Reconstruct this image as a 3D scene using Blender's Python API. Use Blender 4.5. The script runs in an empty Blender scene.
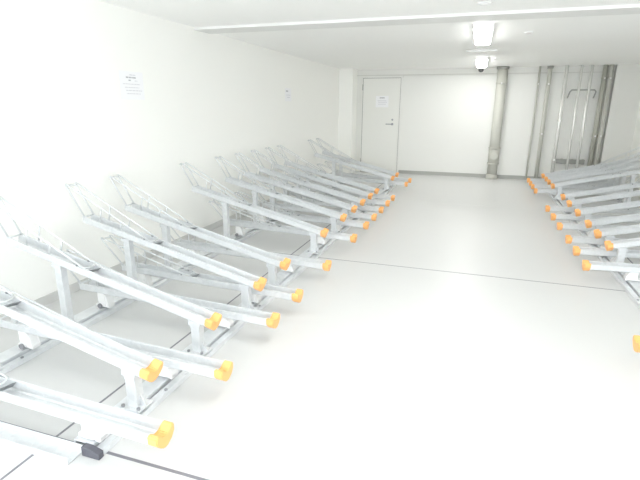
import bpy, bmesh, math, random
from mathutils import Vector, Matrix
random.seed(4)
C = bpy.context.scene.collection
SC = bpy.context.scene

# ------------------------------------------------------------ camera
cam_d = bpy.data.cameras.new('camera')
cam = bpy.data.objects.new('camera', cam_d); C.objects.link(cam)
cam_d.sensor_width = 36.0
cam_d.lens = 463.476 / 640 * 36.0
cam_d.clip_start = 0.02
rt = Vector((0.9491479506, 0.3147615175, 0.0065844466))
up = Vector((-0.0925991243, 0.2591168184, 0.9613968362))
fw = Vector((-0.3009045863, 0.9131175508, -0.2750868381))
cam.matrix_world = Matrix(((rt.x, up.x, -fw.x, 2.921), (rt.y, up.y, -fw.y, 0.0),
                           (rt.z, up.z, -fw.z, 1.42), (0, 0, 0, 1)))
SC.camera = cam

# ------------------------------------------------------------ world, lights, exposure
W = bpy.data.worlds.new('sky'); SC.world = W; W.use_nodes = True
W.node_tree.nodes['Background'].inputs[0].default_value = (0.89, 0.94, 1.0, 1)
W.node_tree.nodes['Background'].inputs[1].default_value = 1.6
def area(name, loc, rot, sx, sy, power, col=(1, 1, 1)):
    d = bpy.data.lights.new(name, 'AREA'); d.shape = 'RECTANGLE'; d.size = sx; d.size_y = sy
    d.energy = power; d.color = col
    o = bpy.data.objects.new(name, d); C.objects.link(o); o.location = loc; o.rotation_euler = rot
    return o
# daylight that comes in through the open entrance behind the photographer
area('entrance_daylight', (2.6, -2.95, 1.1), (math.radians(90), 0, 0), 5.0, 2.0, 10, (0.95, 0.97, 1.0))
LAMP_EMIT = 9.0
vs = SC.view_settings
vs.view_transform = 'Standard'; vs.look = 'None'; vs.gamma = 1.0; vs.use_curve_mapping = False
vs.exposure = 1.64
SC.cycles.max_bounces = 24; SC.cycles.diffuse_bounces = 20; SC.cycles.glossy_bounces = 8

H = 2.2186          # ceiling height
D = 10.5275         # back wall
WR = 5.73           # right wall
Y0 = -3.0           # the open entrance

# ------------------------------------------------------------ materials
def mat(name, col, rough=0.5, metal=0.0, noise=None, spec=0.5, bump=None):
    m = bpy.data.materials.new(name); m.use_nodes = True
    nt = m.node_tree; b = nt.nodes['Principled BSDF']
    b.inputs['Base Color'].default_value = (*col, 1)
    b.inputs['Roughness'].default_value = rough
    b.inputs['Metallic'].default_value = metal
    b.inputs['Specular IOR Level'].default_value = spec
    tc = nt.nodes.new('ShaderNodeTexCoord')
    if noise:
        col2, scale, kind = noise
        if kind == 'voronoi':
            n = nt.nodes.new('ShaderNodeTexVoronoi'); n.inputs['Scale'].default_value = scale
            n2 = nt.nodes.new('ShaderNodeTexNoise'); n2.inputs['Scale'].default_value = scale * .35
            nt.links.new(tc.outputs['Object'], n.inputs['Vector']); nt.links.new(tc.outputs['Object'], n2.inputs['Vector'])
            mm = nt.nodes.new('ShaderNodeMath'); mm.operation = 'MULTIPLY_ADD'
            sp = nt.nodes.new('ShaderNodeSeparateColor'); nt.links.new(n.outputs['Color'], sp.inputs[0])
            nt.links.new(sp.outputs[0], mm.inputs[0]); mm.inputs[1].default_value = .5
            hh = nt.nodes.new('ShaderNodeMath'); hh.operation = 'MULTIPLY'; hh.inputs[1].default_value = .5
            nt.links.new(n2.outputs[0], hh.inputs[0]); nt.links.new(hh.outputs[0], mm.inputs[2]); fac = mm.outputs[0]
        else:
            n = nt.nodes.new('ShaderNodeTexNoise'); n.inputs['Scale'].default_value = scale
            n.inputs['Detail'].default_value = 5
            nt.links.new(tc.outputs['Object'], n.inputs['Vector']); fac = n.outputs[0]
        mx = nt.nodes.new('ShaderNodeMix'); mx.data_type = 'RGBA'
        nt.links.new(fac, mx.inputs[0]); mx.inputs[6].default_value = (*col, 1); mx.inputs[7].default_value = (*col2, 1)
        nt.links.new(mx.outputs[2], b.inputs['Base Color'])
    if bump:
        bn = nt.nodes.new('ShaderNodeTexNoise'); bn.inputs['Scale'].default_value = bump[0]
        nt.links.new(tc.outputs['Object'], bn.inputs['Vector'])
        bp = nt.nodes.new('ShaderNodeBump'); bp.inputs['Strength'].default_value = bump[1]; bp.inputs['Distance'].default_value = .002
        nt.links.new(bn.outputs[0], bp.inputs['Height']); nt.links.new(bp.outputs[0], b.inputs['Normal'])
    return m
def emit(name, col, s):
    m = mat(name, col); b = m.node_tree.nodes['Principled BSDF']
    b.inputs['Emission Color'].default_value = (*col, 1); b.inputs['Emission Strength'].default_value = s
    return m
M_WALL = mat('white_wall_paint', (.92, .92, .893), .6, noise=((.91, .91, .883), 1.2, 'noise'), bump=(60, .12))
M_WALLB = mat('dimmed_end_wall_white', (.82, .82, .795), .6, noise=((.81, .81, .785), 1.2, 'noise'), bump=(60, .12))  # wall white lowered in colour to offset the strong lamp light there
M_WALLR = mat('dimmed_right_pilaster_white', (.74, .74, .71), .6)  # greyer white carries the weaker light of the far right corner
M_CEIL = mat('white_ceiling_paint', (.96, .96, .945), .7)
M_BEAM = mat('pale_grey_beam', (.80, .80, .785), .6)  # beam is a little greyer than the ceiling
M_FLOOR = mat('pale_grey_floor_coating', (.635, .638, .632), .38, noise=((.62, .623, .617), 2.0, 'noise'), bump=(14, .06))
M_BASE = mat('grey_skirting', (.62, .62, .61), .5)
M_BASEB = mat('darker_grey_skirting', (.44, .445, .42), .5)
M_JOINT = mat('dark_floor_joint', (.22, .22, .245), .6)
M_DOOR = mat('white_door_paint', (.83, .83, .80), .45)
M_FRAME = mat('frame_paint', (.81, .81, .785), .45)
M_GAP = mat('door_gap_shade_and_hinge', (.30, .30, .29), .7)  # dark grey for the painted gap shade and the hinges
M_GALV = mat('galvanised_steel', (.77, .785, .795), .42, .25, noise=((.66, .68, .695), 42, 'voronoi'))
M_GALV2 = mat('bright_zinc', (.82, .84, .855), .35, .4, noise=((.70, .72, .74), 30, 'voronoi'))
M_WIRE = mat('zinc_wire', (.68, .70, .71), .4, .5)
M_WHITE = mat('white_plastic', (.88, .88, .88), .35)
M_BLACK = mat('dark_rubber', (.10, .10, .12), .5)
M_ROLL = mat('grey_roller_rubber', (.28, .28, .30), .5)
M_CAP = mat('orange_plastic', (.97, .49, .17), .42, noise=((.95, .47, .16), 30, 'noise'))
M_BOLT = mat('bolt_steel', (.35, .36, .38), .35, .8)
M_PIPE = mat('beige_grey_pipe', (.57, .57, .52), .5)
M_PIPED = mat('dark_beige_pipe', (.42, .42, .37), .5)
M_SILV = mat('silver_pipe', (.90, .90, .88), .27, .4)
M_STRUT = mat('grey_pipe_bracket', (.36, .36, .34), .5, .3)
M_PAPER = mat('white_paper', (.89, .892, .91), .7)
M_INK = mat('faded_print', (.66, .66, .70), .8)
M_INKD = mat('dark_print', (.48, .48, .51), .8)
M_LAMP = emit('lamp_diffuser', (1.0, 1.0, .98), LAMP_EMIT)
M_DOME = mat('smoked_dome', (.10, .10, .10), .15)

# ------------------------------------------------------------ mesh helpers
def box(bm, x0, x1, y0, y1, z0, z1, bev=0.0):
    r = bmesh.ops.create_cube(bm, size=1.0)
    bmesh.ops.scale(bm, vec=(x1-x0, y1-y0, z1-z0), verts=r['verts'])
    bmesh.ops.translate(bm, vec=((x0+x1)/2, (y0+y1)/2, (z0+z1)/2), verts=r['verts'])
    if bev:
        es = list({e for v in r['verts'] for e in v.link_edges})
        bmesh.ops.bevel(bm, geom=es, offset=bev, segments=2, affect='EDGES', profile=.6)
def cyl(bm, p0, p1, r0, r1=None, n=16):
    p0 = Vector(p0); p1 = Vector(p1); d = p1 - p0; r1 = r0 if r1 is None else r1
    q = d.to_track_quat('Z', 'Y').to_matrix()
    A = []; B = []
    for i in range(n):
        a = 2*math.pi*i/n; o = Vector((math.cos(a), math.sin(a), 0))
        A.append(bm.verts.new(p0 + q @ (o*r0))); B.append(bm.verts.new(p1 + q @ (o*r1)))
    for i in range(n):
        f = bm.faces.new((A[i], A[(i+1) % n], B[(i+1) % n], B[i])); f.smooth = True
    bm.faces.new(A[::-1]); bm.faces.new(B)
def prism(bm, prof, f0, f1):
    """closed outline prof extruded from station function f0 to f1 (each maps a 2-D point to 3-D)"""
    A = [bm.verts.new(f0(p)) for p in prof]; B = [bm.verts.new(f1(p)) for p in prof]
    n = len(prof)
    for i in range(n): bm.faces.new((A[i], A[(i+1) % n], B[(i+1) % n], B[i]))
    bm.faces.new(A[::-1]); bm.faces.new(B)
def rounded(pts, r, seg=5):
    out = [Vector(pts[0])]
    for i in range(1, len(pts)-1):
        a, b, c = Vector(pts[i-1]), Vector(pts[i]), Vector(pts[i+1])
        u = (a-b); v = (c-b); rr = min(r, u.length*.45, v.length*.45)
        p = b + u.normalized()*rr; s = b + v.normalized()*rr
        for k in range(seg+1):
            t = k/seg; out.append(p*(1-t)**2 + b*2*t*(1-t) + s*t*t)
    out.append(Vector(pts[-1])); return out
def tube(bm, pts, r, n=8):
    pts = [Vector(p) for p in pts]; rings = []; nrm = None
    for i, p in enumerate(pts):
        t = (pts[min(i+1, len(pts)-1)] - pts[max(i-1, 0)]).normalized()
        if nrm is None:
            nrm = t.orthogonal().normalized()
        nrm = (nrm - t*nrm.dot(t)).normalized(); bn = t.cross(nrm)
        rings.append([bm.verts.new(p + (nrm*math.cos(2*math.pi*k/n) + bn*math.sin(2*math.pi*k/n))*r) for k in range(n)])
    for a, b in zip(rings, rings[1:]):
        for k in range(n):
            f = bm.faces.new((a[k], a[(k+1) % n], b[(k+1) % n], b[k])); f.smooth = True
    bm.faces.new(rings[0][::-1]); bm.faces.new(rings[-1])
def obj(name, bm, m, parent=None, label=None):
    bmesh.ops.recalc_face_normals(bm, faces=bm.faces)
    me = bpy.data.meshes.new(name); bm.to_mesh(me); bm.free(); me.materials.append(m)
    o = bpy.data.objects.new(name, me); C.objects.link(o)
    if parent is not None: o.parent = parent
    if label: o['label'] = label
    return o
def tag(o, label, cat, group=None):
    o['label'] = label; o['category'] = cat
    if group: o['group'] = group
    return o
def thing(name, label, cat, loc=(0, 0, 0), rz=0, group=None):
    o = bpy.data.objects.new(name, None); C.objects.link(o); o.location = loc; o.rotation_euler = (0, 0, rz)
    o.empty_display_size = .1
    return tag(o, label, cat, group)
def struct(name, boxes, m, parent=None, label=None, cat=None):
    bm = bmesh.new()
    for b in boxes: box(bm, *b)
    o = obj(name, bm, m, parent)
    if parent is None: o['kind'] = 'structure'
    if label: o['label'] = label
    if cat: o['category'] = cat
    return o

# ------------------------------------------------------------ the room
T = .15
struct('floor', [(-T, WR+T, Y0, D+T, -.12, 0)], M_FLOOR, label='pale grey coated concrete floor of the parking room', cat='floor')
struct('ceiling', [(-T, WR+T, Y0, D+T, H, H+.12)], M_CEIL, label='flat white painted ceiling', cat='ceiling')
struct('wall_left', [(-T, 0, Y0, D+T, 0, H)], M_WALL, label='long white wall behind the left row of racks', cat='wall')
struct('wall_right', [(WR, WR+T, Y0, D+T, 0, H)], M_WALL, label='long white wall behind the right row of racks', cat='wall')
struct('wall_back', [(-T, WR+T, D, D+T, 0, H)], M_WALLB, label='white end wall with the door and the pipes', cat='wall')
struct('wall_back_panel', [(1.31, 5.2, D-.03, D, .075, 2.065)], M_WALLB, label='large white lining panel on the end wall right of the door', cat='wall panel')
struct('trim_1', [(0, .30, 10.11, D, 0, H)], M_WALL, label='white boxed pilaster in the far left corner', cat='pilaster')
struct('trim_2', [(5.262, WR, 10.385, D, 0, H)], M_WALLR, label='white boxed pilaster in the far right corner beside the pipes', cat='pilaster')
struct('baseboard_back', [(1.31, 5.24, D-.022, D-.001, 0, .072)], M_BASEB, label='grey skirting along the end wall', cat='baseboard')
struct('baseboard_left', [(0, .012, Y0, 10.11, 0, .07)], M_BASE, label='grey skirting along the left wall', cat='baseboard')
struct('baseboard_right', [(WR-.012, WR, Y0, 10.38, 0, .07)], M_BASE, label='grey skirting along the right wall', cat='baseboard')
struct('trim_3', [(0, WR, 4.60, 4.90, H-.024, H)], M_BEAM, label='shallow white beam crossing the ceiling', cat='ceiling beam')
M_LINE = mat('seam_paint', (.66, .66, .63), .6)
struct('trim_9', [(.30, 5.26, D-.036, D, 2.092, 2.104)], M_LINE, label='thin seam trim across the end wall above the door', cat='wall trim')
# floor joints
struct('trim_4', [(0.013, WR-.013, 1.276, 1.291, 0, .0008)], M_JOINT, label='dark joint across the floor nearest the camera', cat='floor joint')
struct('trim_5', [(0.013, WR-.013, 4.108, 4.118, 0, .0008)], M_JOINT, label='dark joint across the middle of the floor', cat='floor joint')
struct('trim_6', [(0.013, WR-.013, 7.321, 7.327, 0, .0006)], M_BASE, label='faint joint across the far part of the floor', cat='floor joint')
struct('trim_7', [(1.258, 1.270, Y0, 10.4, 0, .0010)], M_JOINT, label='dark joint running lengthwise under the left racks', cat='floor joint')
struct('trim_8', [(4.446, 4.458, Y0, 10.4, 0, .0010)], M_JOINT, label='dark joint running lengthwise under the right racks', cat='floor joint')

# door: leaf, frame, lever handle
dr = struct('door_1', [(.445, 1.262, D-.035, D-.005, .012, 2.035)], M_DOOR, label='flush white steel door in the end wall', cat='door')
bm = bmesh.new()
box(bm, .395, .435, D-.05, D-.001, 0, 2.085); box(bm, 1.272, 1.31, D-.05, D-.001, 0, 2.085); box(bm, .435, 1.272, D-.05, D-.001, 2.045, 2.085)
obj('door_frame', bm, M_FRAME, dr)
bm = bmesh.new()
box(bm, .434, .446, D-.030, D-.001, .0, 2.046); box(bm, 1.261, 1.273, D-.030, D-.001, 0, 2.046); box(bm, .446, 1.261, D-.030, D-.001, 2.034, 2.046)
obj('door_gap_shade', bm, M_GAP, dr)  # dark strips stand in for the shade in the gap round the leaf
bm = bmesh.new()
cyl(bm, (1.12, D-.035, 1.075), (1.12, D-.045, 1.075), .026, n=20)
cyl(bm, (1.12, D-.045, 1.075), (1.12, D-.085, 1.075), .010, n=12)
tube(bm, rounded([(1.12, D-.085, 1.075), (.99, D-.085, 1.075), (.985, D-.06, 1.075)], .012), .010, 10)
hd = obj('door_handle', bm, M_BOLT, dr, 'grey metal lever handle')
bm = bmesh.new(); cyl(bm, (1.12, D-.035, 1.17), (1.12, D-.048, 1.17), .020, n=20); box(bm, 1.115, 1.125, D-.052, D-.048, 1.155, 1.185)
obj('door_lock', bm, M_BOLT, dr)
bm = bmesh.new()
for z in (.25, 1.85): cyl(bm, (.44, D-.055, z-.06), (.44, D-.055, z+.06), .010, n=10)
obj('door_hinge', bm, M_GAP, dr)

# printed notices
def notice(name, label, o, ux, n, w, h, rows):
    """o lower-left corner, ux the across direction, n the outward normal"""
    ux = Vector(ux); n = Vector(n); o = Vector(o); uz = Vector((0, 0, 1))
    r = tag(bpy.data.objects.new(name, None), label, 'notice'); C.objects.link(r); r.location = o
    def q(bm, a0, a1, b0, b1, t0, t1):
        vs_ = [bm.verts.new(ux*a + uz*b + n*t) for a in (a0, a1) for b in (b0, b1) for t in (t0, t1)]
        for f in ((0, 1, 3, 2), (4, 6, 7, 5), (0, 4, 5, 1), (2, 3, 7, 6), (0, 2, 6, 4), (1, 5, 7, 3)): bm.faces.new([vs_[i] for i in f])
    bm = bmesh.new(); q(bm, 0, w, 0, h, .0005, .0015); obj('paper_sheet', bm, M_PAPER, r)
    bm = bmesh.new(); bd = bmesh.new(); rnd = random.Random(name + str(w))
    for (fy, a0, a1, hh, dark) in rows:
        x = a0
        while x < a1 - .02:
            l = min(rnd.uniform(.05, .16), a1-x)
            q(bd if dark else bm, x*w, (x+l*.85)*w, fy*h, (fy+hh)*h, .0015, .0019); x += l
    obj('printed_text', bm, M_INK, r)
    obj('printed_heading', bd, M_INKD, r)
notice('notice_sheet', 'white notice sheet with rows of small print on the left wall, nearer the camera',
       (0, 3.405, 1.475), (0, 1, 0), (1, 0, 0), .30, .235,
       [(.86, .42, .68, .035, 0), (.76, .26, .7, .05, 1), (.66, .36, .46, .05, 1), (.66, .62, .74, .03, 0),
        (.54, .12, .85, .025, 0), (.42, .18, .80, .025, 0), (.31, .22, .92, .03, 0), (.20, .25, .85, .025, 0)])
notice('notice_sheet', 'small white notice sheet on the far part of the left wall above the racks',
       (0, 7.06, 1.51), (0, 1, 0), (1, 0, 0), .26, .20, [(.72, .15, .5, .10, 1), (.45, .2, .85, .05, 0), (.28, .3, .8, .05, 0)])
notice('notice_sheet', 'white notice sheet taped to the upper middle of the door',
       (.735, D-.035, 1.43), (1, 0, 0), (0, -1, 0), .28, .24, [(.78, .3, .7, .10, 1), (.55, .15, .85, .05, 0), (.42, .2, .9, .05, 0), (.25, .2, .8, .05, 0)])

# ------------------------------------------------------------ ceiling fittings
def lamp(x0, x1, y0, y1, label):
    t = thing('ceiling_light', label, 'ceiling light', ((x0+x1)/2, (y0+y1)/2, H), 0, 'ceiling lights down the middle of the room')
    w = (x1-x0)/2; l = (y1-y0)/2
    bm = bmesh.new(); box(bm, -w-.006, w+.006, -l-.006, l+.006, -.034, 0, .003); obj('lamp_housing', bm, M_WHITE, t)
    bm = bmesh.new()
    prof = [(-w, -.034), (w, -.034), (w-.012, -.050), (w*.5, -.056), (-w*.5, -.056), (-w+.012, -.050)]
    prism(bm, prof, lambda p: Vector((p[0], -l, p[1])), lambda p: Vector((p[0], l, p[1])))
    obj('lamp_diffuser', bm, M_LAMP, t, 'glowing white diffuser')
lamp(2.79, 2.97, 5.22, 6.42, 'long glowing ceiling light just beyond the beam, nearer of the two in view')
lamp(2.79, 2.97, 8.45, 9.85, 'far glowing ceiling light close to the end wall')
lamp(2.78, 2.98, 1.9, 3.2, 'glowing ceiling light before the beam, above the frame')
lamp(2.78, 2.98, -1.6, -.3, 'glowing ceiling light above the camera')
bm = bmesh.new(); box(bm, 2.67, 3.08, 7.37, 7.45, H-.022, H, .004)
tag(obj('ceiling_batten', bm, M_WHITE), 'thin white batten on the ceiling between the two lights', 'batten')
t = thing('security_camera', 'small dark dome camera under the ceiling near the end wall', 'security camera', (2.875, 10.2, H))
bm = bmesh.new(); cyl(bm, (0, 0, 0), (0, 0, -.045), .065, .06, 24); obj('camera_base', bm, M_WHITE, t)
bm = bmesh.new()
r = bmesh.ops.create_uvsphere(bm, u_segments=24, v_segments=12, radius=.052)
bmesh.ops.translate(bm, vec=(0, 0, -.062), verts=r['verts'])
for f in bm.faces: f.smooth = True
obj('camera_dome', bm, M_DOME, t)
def detector(x, y, label, m, rr=.045):
    t = thing('ceiling_detector', label, 'detector', (x, y, H))
    bm = bmesh.new(); cyl(bm, (0, 0, 0), (0, 0, -.008), rr, rr, 24); obj('detector_base', bm, M_WHITE, t)
    bm = bmesh.new(); cyl(bm, (0, 0, -.008), (0, 0, -.016), rr*.7, rr*.45, 24); obj('detector_head', bm, m, t)
M_PINK = mat('pale_pink_plastic', (.72, .68, .66), .5)
detector(3.35, 5.87, 'small pale round detector on the ceiling right of the nearer light', M_PINK)
detector(2.88, 4.22, 'small white round detector on the ceiling before the beam', M_WHITE, .055)

# ------------------------------------------------------------ pipes on the end wall
def pipe(name, label, x, y, r, m, zs=(), top=None, base=None, bm_mat=M_SILV, cat='pipe', z0=0, clean=None):
    t = thing(name, label, cat, (x, y, z0))
    bm = bmesh.new(); cyl(bm, (0, 0, 0), (0, 0, H-z0), r, n=28); obj('pipe_shaft', bm, m, t)
    back = D - .03 - y
    for z in zs:
        bm = bmesh.new(); cyl(bm, (0, 0, z-z0-.014), (0, 0, z-z0+.014), r+.006, n=28); obj_ = obj('pipe_clamp', bm, m, t)
        bm = bmesh.new(); box(bm, -.012, .012, -r-.028, -r-.004, z-z0-.016, z-z0+.016, .003)
        cyl(bm, (0, -r-.028, z-z0), (0, -r-.036, z-z0), .012, n=10)
        obj('clamp_bolt', bm, M_WHITE, obj_)
        bm = bmesh.new(); box(bm, -.010, .010, r*.8, back, z-z0-.010, z-z0+.010); obj('wall_bracket', bm, m, obj_)
    if top:
        bm = bmesh.new(); cyl(bm, (0, 0, H-z0-.05), (0, 0, H-z0-.001), r+.015, r+.022, 28); obj('top_collar', bm, M_STRUT, t, 'darker collar at the ceiling')
    if base:
        bm = bmesh.new(); cyl(bm, (0, 0, 0.001), (0, 0, .10), r+.022, r+.012, 28); obj('base_collar', bm, m, t)
    if clean:
        bm = bmesh.new(); cyl(bm, (0, 0, .30), (0, 0, .335), r+.02, n=28); cyl(bm, (0, 0, .335), (0, 0, .625), r+.007, n=28); cyl(bm, (0, 0, .625), (0, 0, .65), r+.02, n=28)
        cs = obj('access_fitting', bm, m, t)
        bm = bmesh.new(); cyl(bm, (0, -r+.01, .48), (0, -r-.045, .48), .07, n=24); box(bm, -.02, .02, -r-.06, -r-.045, .47, .49, .003)
        obj('access_plug', bm, m, cs)
    return t
pipe('drain_pipe', 'thick beige drain pipe with access plug standing alone on the end wall', 3.285, 10.38, .098, M_PIPE, (1.90,), True, True, clean=True)
pipe('conduit_pipe', 'thin grey conduit left of the slim beige pipe', 3.965, 10.45, .019, M_PIPE, (1.89,))
pipe('drain_pipe', 'slim beige drain pipe between the thin conduit and the silver pipes', 4.145, 10.42, .038, M_PIPE, (1.885, .94), True)
pipe('steel_pipe', 'bright silver pipe, thickest and leftmost of the three silver ones', 4.43, 10.40, .033, M_SILV, (1.2, .44))
pipe('steel_pipe', 'thin bright silver pipe in the middle of the three silver ones', 4.685, 10.40, .023, M_SILV)
pipe('steel_pipe', 'thin bright silver pipe, rightmost of the three silver ones', 4.86, 10.40, .025, M_SILV)
pipe('drain_pipe', 'dark beige drain pipe left of its paler neighbour by the corner', 5.085, 10.42, .042, M_PIPED, (1.98, .92))
pipe('drain_pipe', 'pale beige drain pipe in the corner by the white pilaster', 5.182, 10.42, .040, M_PIPE, (1.98, .92))
def strut(z, label, diag):
    t = thing('pipe_support', label, 'bracket', (4.77, 10.44, z))
    bm = bmesh.new(); box(bm, *((-.20, .20, -.008, .017, -.012, .012) if diag else (-.29, .22, .0, .03, -.045, .045)), .002); obj('support_rail', bm, M_STRUT, t)
    if diag:
        for x in (-.19, .19):
            bm = bmesh.new(); s = -1 if x < 0 else 1
            tube(bm, rounded([(x, .0, .0), (x+s*.035, .0, -.03), (x+s*.06*(1 if s < 0 else .1), .03, -.15)], .03), .012, 8)
            box(bm, x-.012, x+.012, 0, .056, -.012, .012)
            obj('support_arm', bm, M_STRUT, t)
    else:
        for x in (-.19, 0, .19):
            bm = bmesh.new(); box(bm, x-.02, x+.02, .017, .056, -.05, .05, .002); obj('support_arm', bm, M_STRUT, t)
strut(1.775, 'grey bracket with angled ends holding the two thin silver pipes near the ceiling', True)
strut(.41, 'low dark grey bracket behind the feet of the thin silver pipes', False)

# ------------------------------------------------------------ floor rails
def rail(label, x, y0, y1, side, w=.15):
    """slotted C channel; side=+1: the aisle is towards +x"""
    t = thing('floor_rail', label, 'floor rail', (x, y0, 0), 0, 'floor rails under the racks')
    s = side; L = y1-y0; a = w/2
    bm = bmesh.new()
    prof = [(-a, .001), (a, .001), (a, .030), (.036, .030), (.036, .024), (a-.006, .024), (a-.006, .006), (-a+.006, .006),
            (-a+.006, .040), (.022, .040), (.022, .010), (.026, .010), (.026, .046), (-a, .046)]
    prism(bm, prof, lambda p: Vector((s*p[0], 0, p[1])), lambda p: Vector((s*p[0], L, p[1])))
    obj('rail_channel', bm, M_GALV2, t)
    for y in (0, L):
        bm = bmesh.new(); yy0, yy1 = (-.028, -.0005) if y == 0 else (L+.0005, L+.028)
        prism(bm, [(-.01, .001), (a+.003, .001), (a+.003, .030), (.03, .044), (-.01, .044)],
              lambda p: Vector((s*p[0], yy0, p[1])), lambda p: Vector((s*p[0], yy1, p[1])))
        obj('rail_end_cap', bm, M_BLACK, t, 'dark plastic rail end cap')
    k = 0; y = .45
    while y < L:
        bm = bmesh.new(); cyl(bm, (s*(a-.014), y, .029), (s*(a-.014), y, .036), .009, n=6); obj('anchor_bolt', bm, M_BOLT, t)
        y += 1.1
    return t
XL, XLR = 1.475, .505
XR, XRR = WR-1.475, WR-.505
rail('slotted steel floor rail under the orange-capped fronts of the left racks', XL, 1.262, 8.76, 1)
rail('slotted steel floor rail under the rear posts of the left racks, near the left wall', XLR, 1.262, 8.76, 1)
rail('slotted steel floor rail under the fronts of the right racks', XR, 2.3, 9.55, -1)
rail('slotted steel floor rail under the rear posts of the right racks, near the right wall', XRR, 2.3, 9.55, -1)
bm = bmesh.new()
prism(bm, [(0, .002), (.085, .002), (.085, .034), (.081, .034), (.081, .007), (.004, .007), (.004, .034), (0, .034)],
      lambda p: Vector((.585, 1.172+p[0], p[1])), lambda p: Vector((1.452, 1.172+p[0], p[1])))
tie = tag(obj('cross_tie', bm, M_GALV), 'flat galvanised tie channel joining the near ends of the left floor rails', 'tie channel')

# ------------------------------------------------------------ the racks
# local frame: origin on the floor at the middle of the front rail, +x towards the aisle
TL = 1.485                                     # tray length
# gutter cross-section (y, n)
OUT = [(-.050, .030), (-.050, .0255), (-.043, .0255), (-.043, -.015), (-.034, -.024), (.034, -.024), (.043, -.015), (.043, .0255), (.050, .0255), (.050, .030)]
INN = [(.0395, .030), (.0395, -.0135), (.032, -.0205), (-.032, -.0205), (-.0395, -.0135), (-.0395, .030)]
PROF = OUT + INN
def station(u, org, a, n):
    return lambda p: org + a*u + Vector((0, p[0], 0)) + n*p[1]
def tray_parts(root, org, ang):
    a = Vector((math.cos(ang), 0, -math.sin(ang))); n = Vector((math.sin(ang), 0, math.cos(ang)))
    P = lambda u, y, h: org + a*u + Vector((0, y, 0)) + n*h
    bm = bmesh.new(); prism(bm, PROF, station(0, org, a, n), station(TL-.012, org, a, n))
    # stop plate where the tray steps, and rear closing plate
    tr = obj('tray', bm, M_GALV, root)
    bm = bmesh.new()
    for (u0, u1, yy) in ((.600, .622, .0),):
        v = [P(u0, -.039, -.005), P(u1, .039, -.005), P(u1+.03, .039, .028), P(u0+.03, -.039, .028)]
        q = [w + a*.004 for w in v]
        A = [bm.verts.new(x) for x in v]; B = [bm.verts.new(x) for x in q]
        for i in range(4): bm.faces.new((A[i], A[(i+1) % 4], B[(i+1) % 4], B[i]))
        bm.faces.new(A[::-1]); bm.faces.new(B)
    cyl(bm, P(.55, -.0465, .030), P(.55, -.0465, .036), .006, n=8); cyl(bm, P(.55, .0465, .030), P(.55, .0465, .036), .008, n=8)
    obj('wheel_stop', bm, M_BOLT, tr, 'dark steel wheel stop')
    # end cap: thick V-notched block
    bm = bmesh.new()
    co = [(-.062, .036), (-.062, .0), (-.040, -.026), (-.012, -.050), (.012, -.050), (.040, -.026), (.062, .0), (.062, .036), (.050, .044), (.036, .038), (.014, .012), (-.014, .012), (-.036, .038), (-.050, .044)]
    co = [(p*.92, q*.86) for p, q in co]
    prism(bm, co, station(TL-.042, org, a, n), station(TL+.006, org, a, n))
    es = [e for e in bm.edges]
    bmesh.ops.bevel(bm, geom=es, offset=.004, segments=2, affect='EDGES')
    obj('end_cap', bm, M_CAP, root, 'orange plastic end cap with a V notch')
    # wire wheel guard
    bm = bmesh.new(); wr = .0054
    tip = {}
    for s in (-1, 1):
        y0 = s*.045; y1 = s*.045
        pts = [P(.03, y0, .028), P(-.165, y1, .198), P(-.165+.008, y1, .222), P(.30, y1*1.05, .135), P(.60, y0, .030)]
        pts = [P(.02, y0, .028), P(-.185, y1, .234), P(.60, y0, .032)]
        tube(bm, rounded(pts, .035, 6), wr)
        for u in (.16, .34):
            f = (u+.185)/.785; top = .234*(1-f)+.032*f
            tube(bm, [P(u, y0, .026), P(u, y1+(y0-y1)*f, top)], wr*.9)
    tube(bm, rounded([P(-.156, -.043, .212), P(-.190, -.03, .206), P(-.190, .03, .206), P(-.156, .043, .212)], .015), wr)
    tube(bm, rounded([P(.585, -.046, .036), P(.615, -.03, .034), P(.615, .03, .034), P(.585, .046, .036)], .02), wr)
    tube(bm, [P(.02, -.05, .030), P(.02, .05, .030)], wr)
    obj('wheel_guard', bm, M_WIRE, root, 'thin wire wheel guard')
    return P
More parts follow.
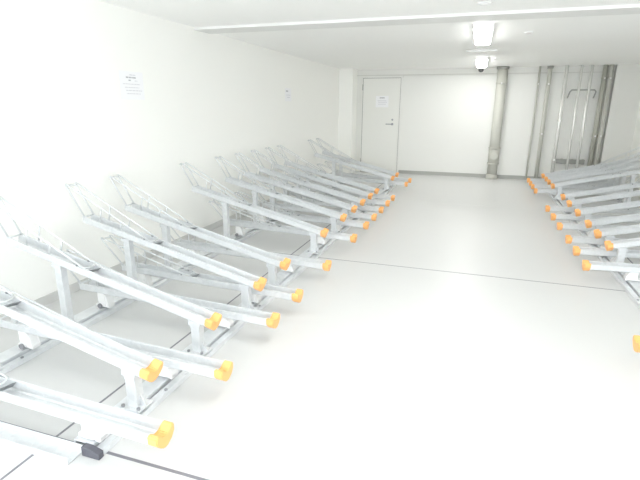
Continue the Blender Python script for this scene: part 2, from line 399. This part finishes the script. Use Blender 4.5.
def make_high():
    root = thing('bicycle_rack', 'x', 'bicycle rack')
    ang = math.atan(.246)
    org = Vector((1.600-XL, 0, .25)) - Vector((math.cos(ang), 0, -math.sin(ang)))*(TL-.02)
    P = tray_parts(root, org, ang)
    zt = lambda x: .25 + (1.600-XL-x)*.246 - .024
    def post(name, x, w, t):
        z1 = zt(x)
        bm = bmesh.new()
        # channel section open to the wall side
        pr = [(x-w/2, -t), (x-w/2+.0, -t+.004), (x+w/2-.004, -t+.004), (x+w/2-.004, t-.004), (x-w/2, t-.004), (x-w/2, t), (x+w/2, t), (x+w/2, -t)]
        prism(bm, pr, lambda p: Vector((p[0], p[1], .052)), lambda p: Vector((p[0], p[1], z1+.002+(x-p[0])*.246)))
        # saddle under the tray
        box(bm, x-w/2-.01, x+w/2+.01, -t-.008, t+.008, z1-.028, z1-.006)
        po = obj(name, bm, M_GALV2, root)
        bm = bmesh.new(); box(bm, x-.065, x+.055, -.05, .05, .047, .056, .002)
        prism(bm, [(x+w/2, .056), (x+w/2+.035, .056), (x+w/2, .12)], lambda p: Vector((p[0], -.003, p[1])), lambda p: Vector((p[0], .003, p[1])))
        ft = obj('foot_plate', bm, M_GALV2, root)
        bm = bmesh.new()
        cyl(bm, (x-.045, -.036, .056), (x-.045, -.036, .066), .009, n=6); obj('foot_bolt', bm, M_BOLT, ft)
        bm = bmesh.new(); cyl(bm, (x+.042, -.036, .056), (x+.042, -.036, .066), .009, n=6); obj('foot_bolt', bm, M_BOLT, ft)
    post('front_post', .022, .055, .024); post('rear_post', XLR-XL+.03, .05, .022)
    # diagonal cheek plate between front post and tray
    bm = bmesh.new()
    for y in (-.028,):
        prism(bm, [(-.004, .20), (.048, .20), (.056, .24), (-.02, .262)], lambda p: Vector((p[0], y, p[1])), lambda p: Vector((p[0], y+.004, p[1])))
    obj('cheek_plate', bm, M_GALV2, root)
    return root
def make_low():
    root = thing('bicycle_rack', 'x', 'bicycle rack')
    ang = math.atan(.035)
    org = Vector((1.822-XL, 0, .140)) - Vector((math.cos(ang), 0, -math.sin(ang)))*(TL-.02)
    P = tray_parts(root, org, ang)
    zt = lambda x: .14 + (1.822-XL-x)*.035 - .024
    for name, x in (('front_carriage', .0), ('rear_carriage', XLR-XL+.02)):
        z1 = zt(x)
        bm = bmesh.new()
        box(bm, x-.03, x+.03, -.034, .034, .062, z1+.0, .004)
        box(bm, x-.065, x+.055, -.022, .022, .054, .070, .003)
        prism(bm, [(x+.03, .06), (x+.055, .052), (x+.055, .075), (x+.03, z1)], lambda p: Vector((p[0], -.028, p[1])), lambda p: Vector((p[0], .028, p[1])))
        c = obj(name, bm, M_WHITE, root, 'white sliding carriage')
        for y in ((-.045, .035) if name == 'rear_carriage' else ()):
            bm = bmesh.new(); cyl(bm, (x-.012, y, .067), (x-.012, y+.010, .067), .017, n=20)
            obj('roller', bm, M_ROLL, c, 'dark roller')
    return root
def copy_tree(o, parent=None):
    c = o.copy(); C.objects.link(c)
    if parent is not None: c.parent = parent
    for ch in list(o.children): copy_tree(ch, c)
    return c
protos = {'high': make_high(), 'low': make_low()}; used = set()
ORD = ['nearest', 'second', 'third', 'fourth', 'fifth', 'sixth', 'seventh', 'eighth', 'ninth', 'tenth', 'eleventh', 'twelfth', 'thirteenth']
def place(kind, side, ys):
    for i, y in enumerate(ys):
        if kind in used: o = copy_tree(protos[kind])
        else: o = protos[kind]; used.add(kind)
        o.location = (XL if side == 'left' else XR, y, 0)
        o.rotation_euler = (0, 0, 0 if side == 'left' else math.pi)
        what = 'raised bicycle tray' if kind == 'high' else 'low bicycle tray'
        kd = 'raised' if kind == 'high' else 'low'
        if i == 0: where = 'the one nearest the camera'
        elif i == len(ys)-1: where = 'the one farthest from the camera'
        else: where = f'{ORD[i]} such from the camera'
        o['label'] = f'{what} in the row along the {side} wall, {where}'
        o['group'] = f'{"raised" if kind=="high" else "low"} bicycle trays in the {side} row'
place('high', 'left', [1.54, 2.08, 2.69, 3.14, 4.13, 4.82, 5.30, 5.74, 6.20, 6.63, 8.00, 8.46])
place('low', 'left', [1.30, 1.80, 2.41, 2.83, 3.52, 4.42, 4.99, 5.42, 5.87, 6.33, 6.76, 8.12, 8.58])
place('high', 'right', [4.57, 5.00, 5.43, 6.01, 6.58, 7.07, 8.06, 8.50, 8.86, 9.27])
place('low', 'right', [2.81, 4.26, 4.70, 5.12, 5.70, 6.20, 6.72, 8.18, 8.64, 9.02, 9.39])
